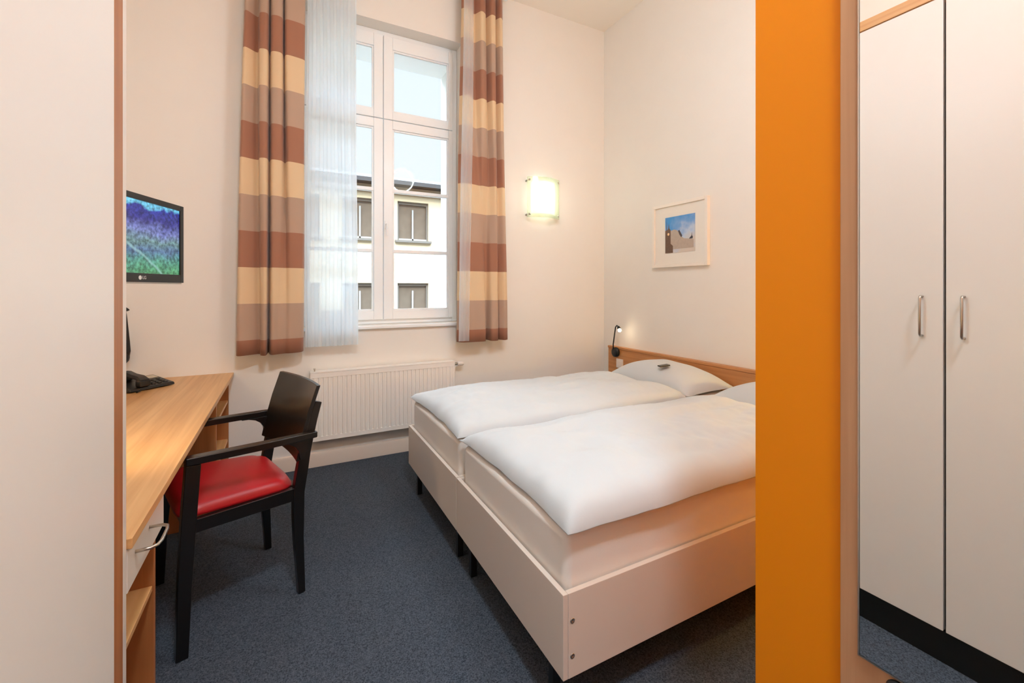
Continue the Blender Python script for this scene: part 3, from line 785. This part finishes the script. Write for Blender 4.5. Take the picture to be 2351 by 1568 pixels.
# ------------------------------------------------------------------ television
tv = thing('television', (-.516, 2.217, 1.385), 'black flat television on a wall arm showing a heather meadow', 'television', rz=math.radians(69.5), local=True)
hw, H = .275, .35
B(-hw+.004, hw-.004, .012, .05, .01, H-.01).build('rear_casing', M['black_plastic'], tv, bevel=.008)
bz = MB(); bt, bb, bs = .024, .036, .024
bz.box(-hw, -hw+bs, -.006, .0115, 0, H); bz.box(hw-bs, hw, -.006, .0115, 0, H)
bz.box(-hw+bs, hw-bs, -.006, .0115, 0, bb); bz.box(-hw+bs, hw-bs, -.006, .0115, H-bt, H)
bez = bz.build('bezel', M['black_plastic'], tv, bevel=.002)
B(-hw+bs, hw-bs, .0, .010, bb, H-bt).build('screen', M['screen'], tv)
B(-hw+.01, hw-.01, -.002, .02, -.006, -.0005).build('lower_trim', M['steel'], tv)
M['logo'] = plain('logo_print', (230, 230, 228), .5)
MB().lathe([(.0085, -.0062), (.0085, -.0066)], (-.002, 0, .018), 'Y', 24).build('brand_roundel', M['logo'], bez)
cu = bpy.data.curves.new('brand_text', 'FONT'); cu.body = 'LG'; cu.size = .018; cu.extrude = .0002; cu.align_x = 'LEFT'; cu.align_y = 'CENTER'
to = bpy.data.objects.new('t', cu); COL.objects.link(to); bpy.context.view_layer.update()
me = bpy.data.meshes.new_from_object(to.evaluated_get(bpy.context.evaluated_depsgraph_get())); bpy.data.objects.remove(to)
me.materials.clear(); me.materials.append(M['logo'])
lo = bpy.data.objects.new('brand_letters', me); COL.objects.link(lo); lo.parent = bez
lo.location = Vector((.010, -.0066, .018)) - ORG[bez.name]; lo.rotation_euler = (PI/2, 0, 0)
# arm back to the left wall, in TV space: wall direction is rotated
def tvloc(x, y, z):
    a = math.radians(-69.5); dx, dy = x+.516, y-2.217
    return (dx*math.cos(a)-dy*math.sin(a), dx*math.sin(a)+dy*math.cos(a), z-1.385)
B(-.06, .06, .05, .062, .11, .23).build('mount_plate', M['black_metal'], tv)
MB().tube([(0, .06, .17), (0, .10, .17), tvloc(-.80, 2.36, 1.555), tvloc(LX+.02, 2.36, 1.555)], .015).build('wall_arm', M['black_metal'], tv, smooth=True)
c = [tvloc(LX+.001, 2.31, 1.48), tvloc(LX+.001, 2.41, 1.48), tvloc(LX+.001, 2.41, 1.63), tvloc(LX+.001, 2.31, 1.63)]
d = [tvloc(LX+.022, 2.31, 1.48), tvloc(LX+.022, 2.41, 1.48), tvloc(LX+.022, 2.41, 1.63), tvloc(LX+.022, 2.31, 1.63)]
MB().loft([c, d]).build('wall_plate', M['black_metal'], tv)

# assumed desk lamp, unseen behind the wardrobe, added to light the desktop
assumed_dl = thing('assumed_desk_lamp', (-.80, 1.72, .7665), 'assumed small black lamp unseen behind the wardrobe, for warm light on the desk', 'lamp')
MB().lathe([(.06,0),(.06,.012),(.02,.02),(.008,.022)], (-.80, 1.72, .7668), 'Z').build('base', M['black_metal'], assumed_dl, smooth=True)
MB().tube([(-.80, 1.72, .785), (-.81, 1.72, 1.10), (-.78, 1.76, 1.22), (-.70, 1.84, 1.25)], .006).build('stem', M['black_metal'], assumed_dl, smooth=True)
MB().tube([(-.70, 1.84, 1.26), (-.67, 1.86, 1.235), (-.63, 1.90, 1.18)], [.015, .035, .055], 20, cap=False).build('lamp_shade', M['black_metal'], assumed_dl, smooth=True, solid=.002)
MB().lathe([(.004,-.02),(.018,-.012),(.022,0),(.016,.014),(.004,.02)], (-.658, 1.87, 1.215), 'Z', 16).build('bulb', M['bulb'], assumed_dl, smooth=True)

# ------------------------------------------------------------------ wardrobe
wd = thing('wardrobe', (-.63, .69, 0), 'tall white double-door wardrobe with oak edges at the left, reflected in the mirror', 'wardrobe')
WX = -.33; xb_ = LX+.002
B(xb_, WX-.002, 1.243, 1.3035, .0, 2.46).box(xb_, WX-.002, .03, .055, 0, 2.46).box(xb_, WX-.022, .055, 1.243, 2.40, 2.46).box(xb_, xb_+.01, .055, 1.243, .12, 2.40).build('carcass', M['wood_z'], wd, bevel=.001)
B(xb_, WX-.002, 1.304, 1.328, .0, 2.46).build('end_strip', M['white_lac'], wd, bevel=.001)
B(WX-.021, WX, .056, 1.242, 2.42, 2.46).build('top_rail', M['wood_y'], wd, bevel=.001)
B(xb_+.02, WX-.01, .056, 1.242, .001, .118).build('plinth', M['plinth'], wd)
B(WX-.03, WX-.023, .056, 1.242, .118, 2.40).build('seam_shade_board', M['seam_shade'], wd)  # dark sheet put behind the doors as shade in their seam
for ya, yb, yh in ((.060, .660, .612), (.668, 1.239, .725)):
    d = B(WX-.02, WX, ya, yb, .121, 2.415).build('door', M['wardrobe'], wd, bevel=.0015)
    zc = 1.258; l = .073
    MB().tube([(WX-.001, yh, zc-l), (WX+.018, yh, zc-l), (WX+.023, yh, zc-l+.006), (WX+.023, yh, zc+l-.006), (WX+.018, yh, zc+l), (WX-.001, yh, zc+l)], .0042, 10).build('handle', M['steel'], d, smooth=True)

# ------------------------------------------------------------------ mirror panel on the orange wall
mp = thing('wall_mirror', (.90, -.1, .1), 'tall mirror on an oak backing board fixed to the orange wall', 'mirror')
B(.8925, .909, -.55, .422, .08, 2.12).build('backing_board', M['wood_panel'], mp, bevel=.0015)
B(.888, .892, -.50, .3895, .722, 2.05).build('mirror_glass', M['mirror'], mp)
bd_ = MB(); bd_.box(.8875, .892, .390, .3925, .719, 2.053); bd_.box(.8875, .892, -.5025, -.5, .719, 2.053); bd_.box(.8875, .892, -.50, .390, .719, .7215); bd_.box(.8875, .892, -.5, .390, 2.0505, 2.053)
bd_.build('mirror_edge', M['steel'], mp)
k = MB().lathe([(.016,0),(.017,-.003),(.012,-.008),(.006,-.010)], (.8922, .336, .699), 'X', 20).build('rosette', M['black_metal'], mp, smooth=True)
MB().lathe([(.004,-.0095),(.0055,-.014),(.004,-.019),(.001,-.020)], (.8922, .336, .699), 'X', 14).build('brass_screw', M['brass'], k, smooth=True)

# ------------------------------------------------------------------ lamps and light
def fill_ceiling_lamp(x, y, r, watt, label, col=(.72, .89, 1)):  # added fixture out of view, fills the passage with light
    t = thing('fill_ceiling_lamp', (x, y, CE-.09), label, 'lamp')
    MB().lathe([(r*.6, 0), (r*.6, -.03), (r*.2, -.035)], (x, y, CE-.001), 'Z', 32).build('mount', M['pvc'], t, smooth=False)
    MB().lathe([(r*.3, -.036), (r, -.04), (r, -.075), (r*.8, -.088), (r*.3, -.092)], (x, y, CE), 'Z', 40).build('opal_shade', M['fill_glass'], t, smooth=False)
    ld = bpy.data.lights.new('fill_ceiling_light', 'AREA'); ld.shape = 'DISK'; ld.size = r*2; ld.energy = watt; ld.color = col
    lo = bpy.data.objects.new('fill_light', ld); COL.objects.link(lo); lo.parent = t; lo.location = (0, 0, -.01)
    return t
fill_ceiling_lamp(.3, -.35, .2, 63, 'added round opal fill lamp on the passage ceiling, unseen behind the camera')

def fill_pendant_lamp(x, y, z, r, watt, label, col=(.67, .88, 1)):  # added globe out of view, supplies the main room fill
    t = thing('fill_pendant_lamp', (x, y, z-r), label, 'lamp')
    MB().lathe([(.05, 0), (.05, -.02), (.012, -.03)], (x, y, CE-.001), 'Z', 24).build('ceiling_rose', M['pvc'], t, smooth=False)
    MB().tube([(x, y, CE-.03), (x, y, z+r)], .004, 8).build('cord', M['pvc'], t, smooth=True)
    MB().lathe([(r*math.sin(a*PI/16)+.001, r*math.cos(a*PI/16)) for a in range(17)], (x, y, z), 'Z', 32).build('opal_globe', M['fill_glass'], t, smooth=True)
    ld = bpy.data.lights.new('fill_pendant_light', 'POINT'); ld.energy = watt; ld.color = col; ld.shadow_soft_size = r+.01
    lo = bpy.data.objects.new('fill_light', ld); COL.objects.link(lo); lo.parent = t; lo.location = (0, 0, r)
    return t
fill_pendant_lamp(1.5, 1.25, 2.92, .15, 415, 'added white opal globe for room fill, unseen high above the beds')

def point(name, loc, watt, col, r=.03, parent=None):
    ld = bpy.data.lights.new(name, 'POINT'); ld.energy = watt; ld.color = col; ld.shadow_soft_size = r
    o = bpy.data.objects.new(name, ld); COL.objects.link(o); o.parent = parent
    o.location = Vector(loc) - ORG[parent.name]; return o
point('bulb_light', (hx-.075, 3.235, .925), .15, (1, .85, .62), .015, bl)
point('bulb_light', (hx-.085, .90, .915), 15, (1, .74, .16), .02, fill_bl)  # yellow fill on the near bed's side, from the added lamp
point('bulb_light', (2.21, WY-.16, 2.23), 2.0, (1, .97, .80), .07, sc)
ld = bpy.data.lights.new('bulb_light', 'SPOT'); ld.energy = 8; ld.color = (1, .78, .48); ld.spot_size = 2.2; ld.spot_blend = .8; ld.shadow_soft_size = .03  # warm spot of the assumed desk lamp, gives the desktop its glow
o = bpy.data.objects.new('bulb_light', ld); COL.objects.link(o); o.parent = assumed_dl; o.location = Vector((-.63, 1.90, 1.17))-ORG[assumed_dl.name]
o.rotation_euler = Vector((.16, .35, -.5)).to_track_quat('-Z', 'Y').to_euler()

sun = bpy.data.lights.new('sun', 'SUN'); sun.energy = 1.3; sun.angle = .01; sun.color = (1, .95, .86)
so = bpy.data.objects.new('sun', sun); COL.objects.link(so); so.rotation_euler = Vector((.35, .75, -.75)).to_track_quat('-Z', 'Y').to_euler()
so.location = (0, -5, 12)

po = bpy.data.lights.new('window_portal', 'AREA'); po.shape = 'RECTANGLE'; po.size = 1.24; po.size_y = 2.3; po.cycles.is_portal = True
pob = bpy.data.objects.new('window_portal', po); COL.objects.link(pob); pob.location = (.735, WY+.52, 2.27); pob.rotation_euler = (-PI/2, 0, 0)

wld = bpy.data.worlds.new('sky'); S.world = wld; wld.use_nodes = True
nt = wld.node_tree; N = nt.nodes.new; L = nt.links.new
bg = nt.nodes['Background']
tc = N('ShaderNodeTexCoord'); sp = N('ShaderNodeSeparateXYZ'); L(tc.outputs['Generated'], sp.inputs[0])
cr = N('ShaderNodeValToRGB'); e = cr.color_ramp.elements
e[0].position = 0.0; e[0].color = (.86, .94, .98, 1); e[1].position = 1; e[1].color = (.50, .72, 1, 1)
x = e.new(.42); x.color = (.84, .93, 1, 1)
L(sp.outputs['Z'], cr.inputs['Fac'])
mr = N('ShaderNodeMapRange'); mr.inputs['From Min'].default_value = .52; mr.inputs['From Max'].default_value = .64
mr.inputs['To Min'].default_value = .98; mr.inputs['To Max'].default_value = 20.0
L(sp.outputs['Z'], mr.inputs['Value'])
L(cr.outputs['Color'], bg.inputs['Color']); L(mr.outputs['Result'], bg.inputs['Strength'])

# ------------------------------------------------------------------ camera
cam = bpy.data.cameras.new('camera'); co = bpy.data.objects.new('camera', cam); COL.objects.link(co)
cam.sensor_width = 36; cam.lens = 996/2351*36; cam.shift_y = -122/2351; cam.clip_start = .01
co.location = (0, 0, 1.36); co.rotation_euler = (PI/2, 0, -math.radians(27.6))
S.camera = co
S.view_settings.view_transform = 'Standard'; S.view_settings.look = 'None'; S.view_settings.gamma = 1
S.view_settings.use_curve_mapping = False
S.view_settings.exposure = 0.2
S.cycles.use_denoising = True
S.cycles.max_bounces = 10; S.cycles.diffuse_bounces = 6; S.cycles.transparent_max_bounces = 16
S.cycles.sample_clamp_indirect = 6
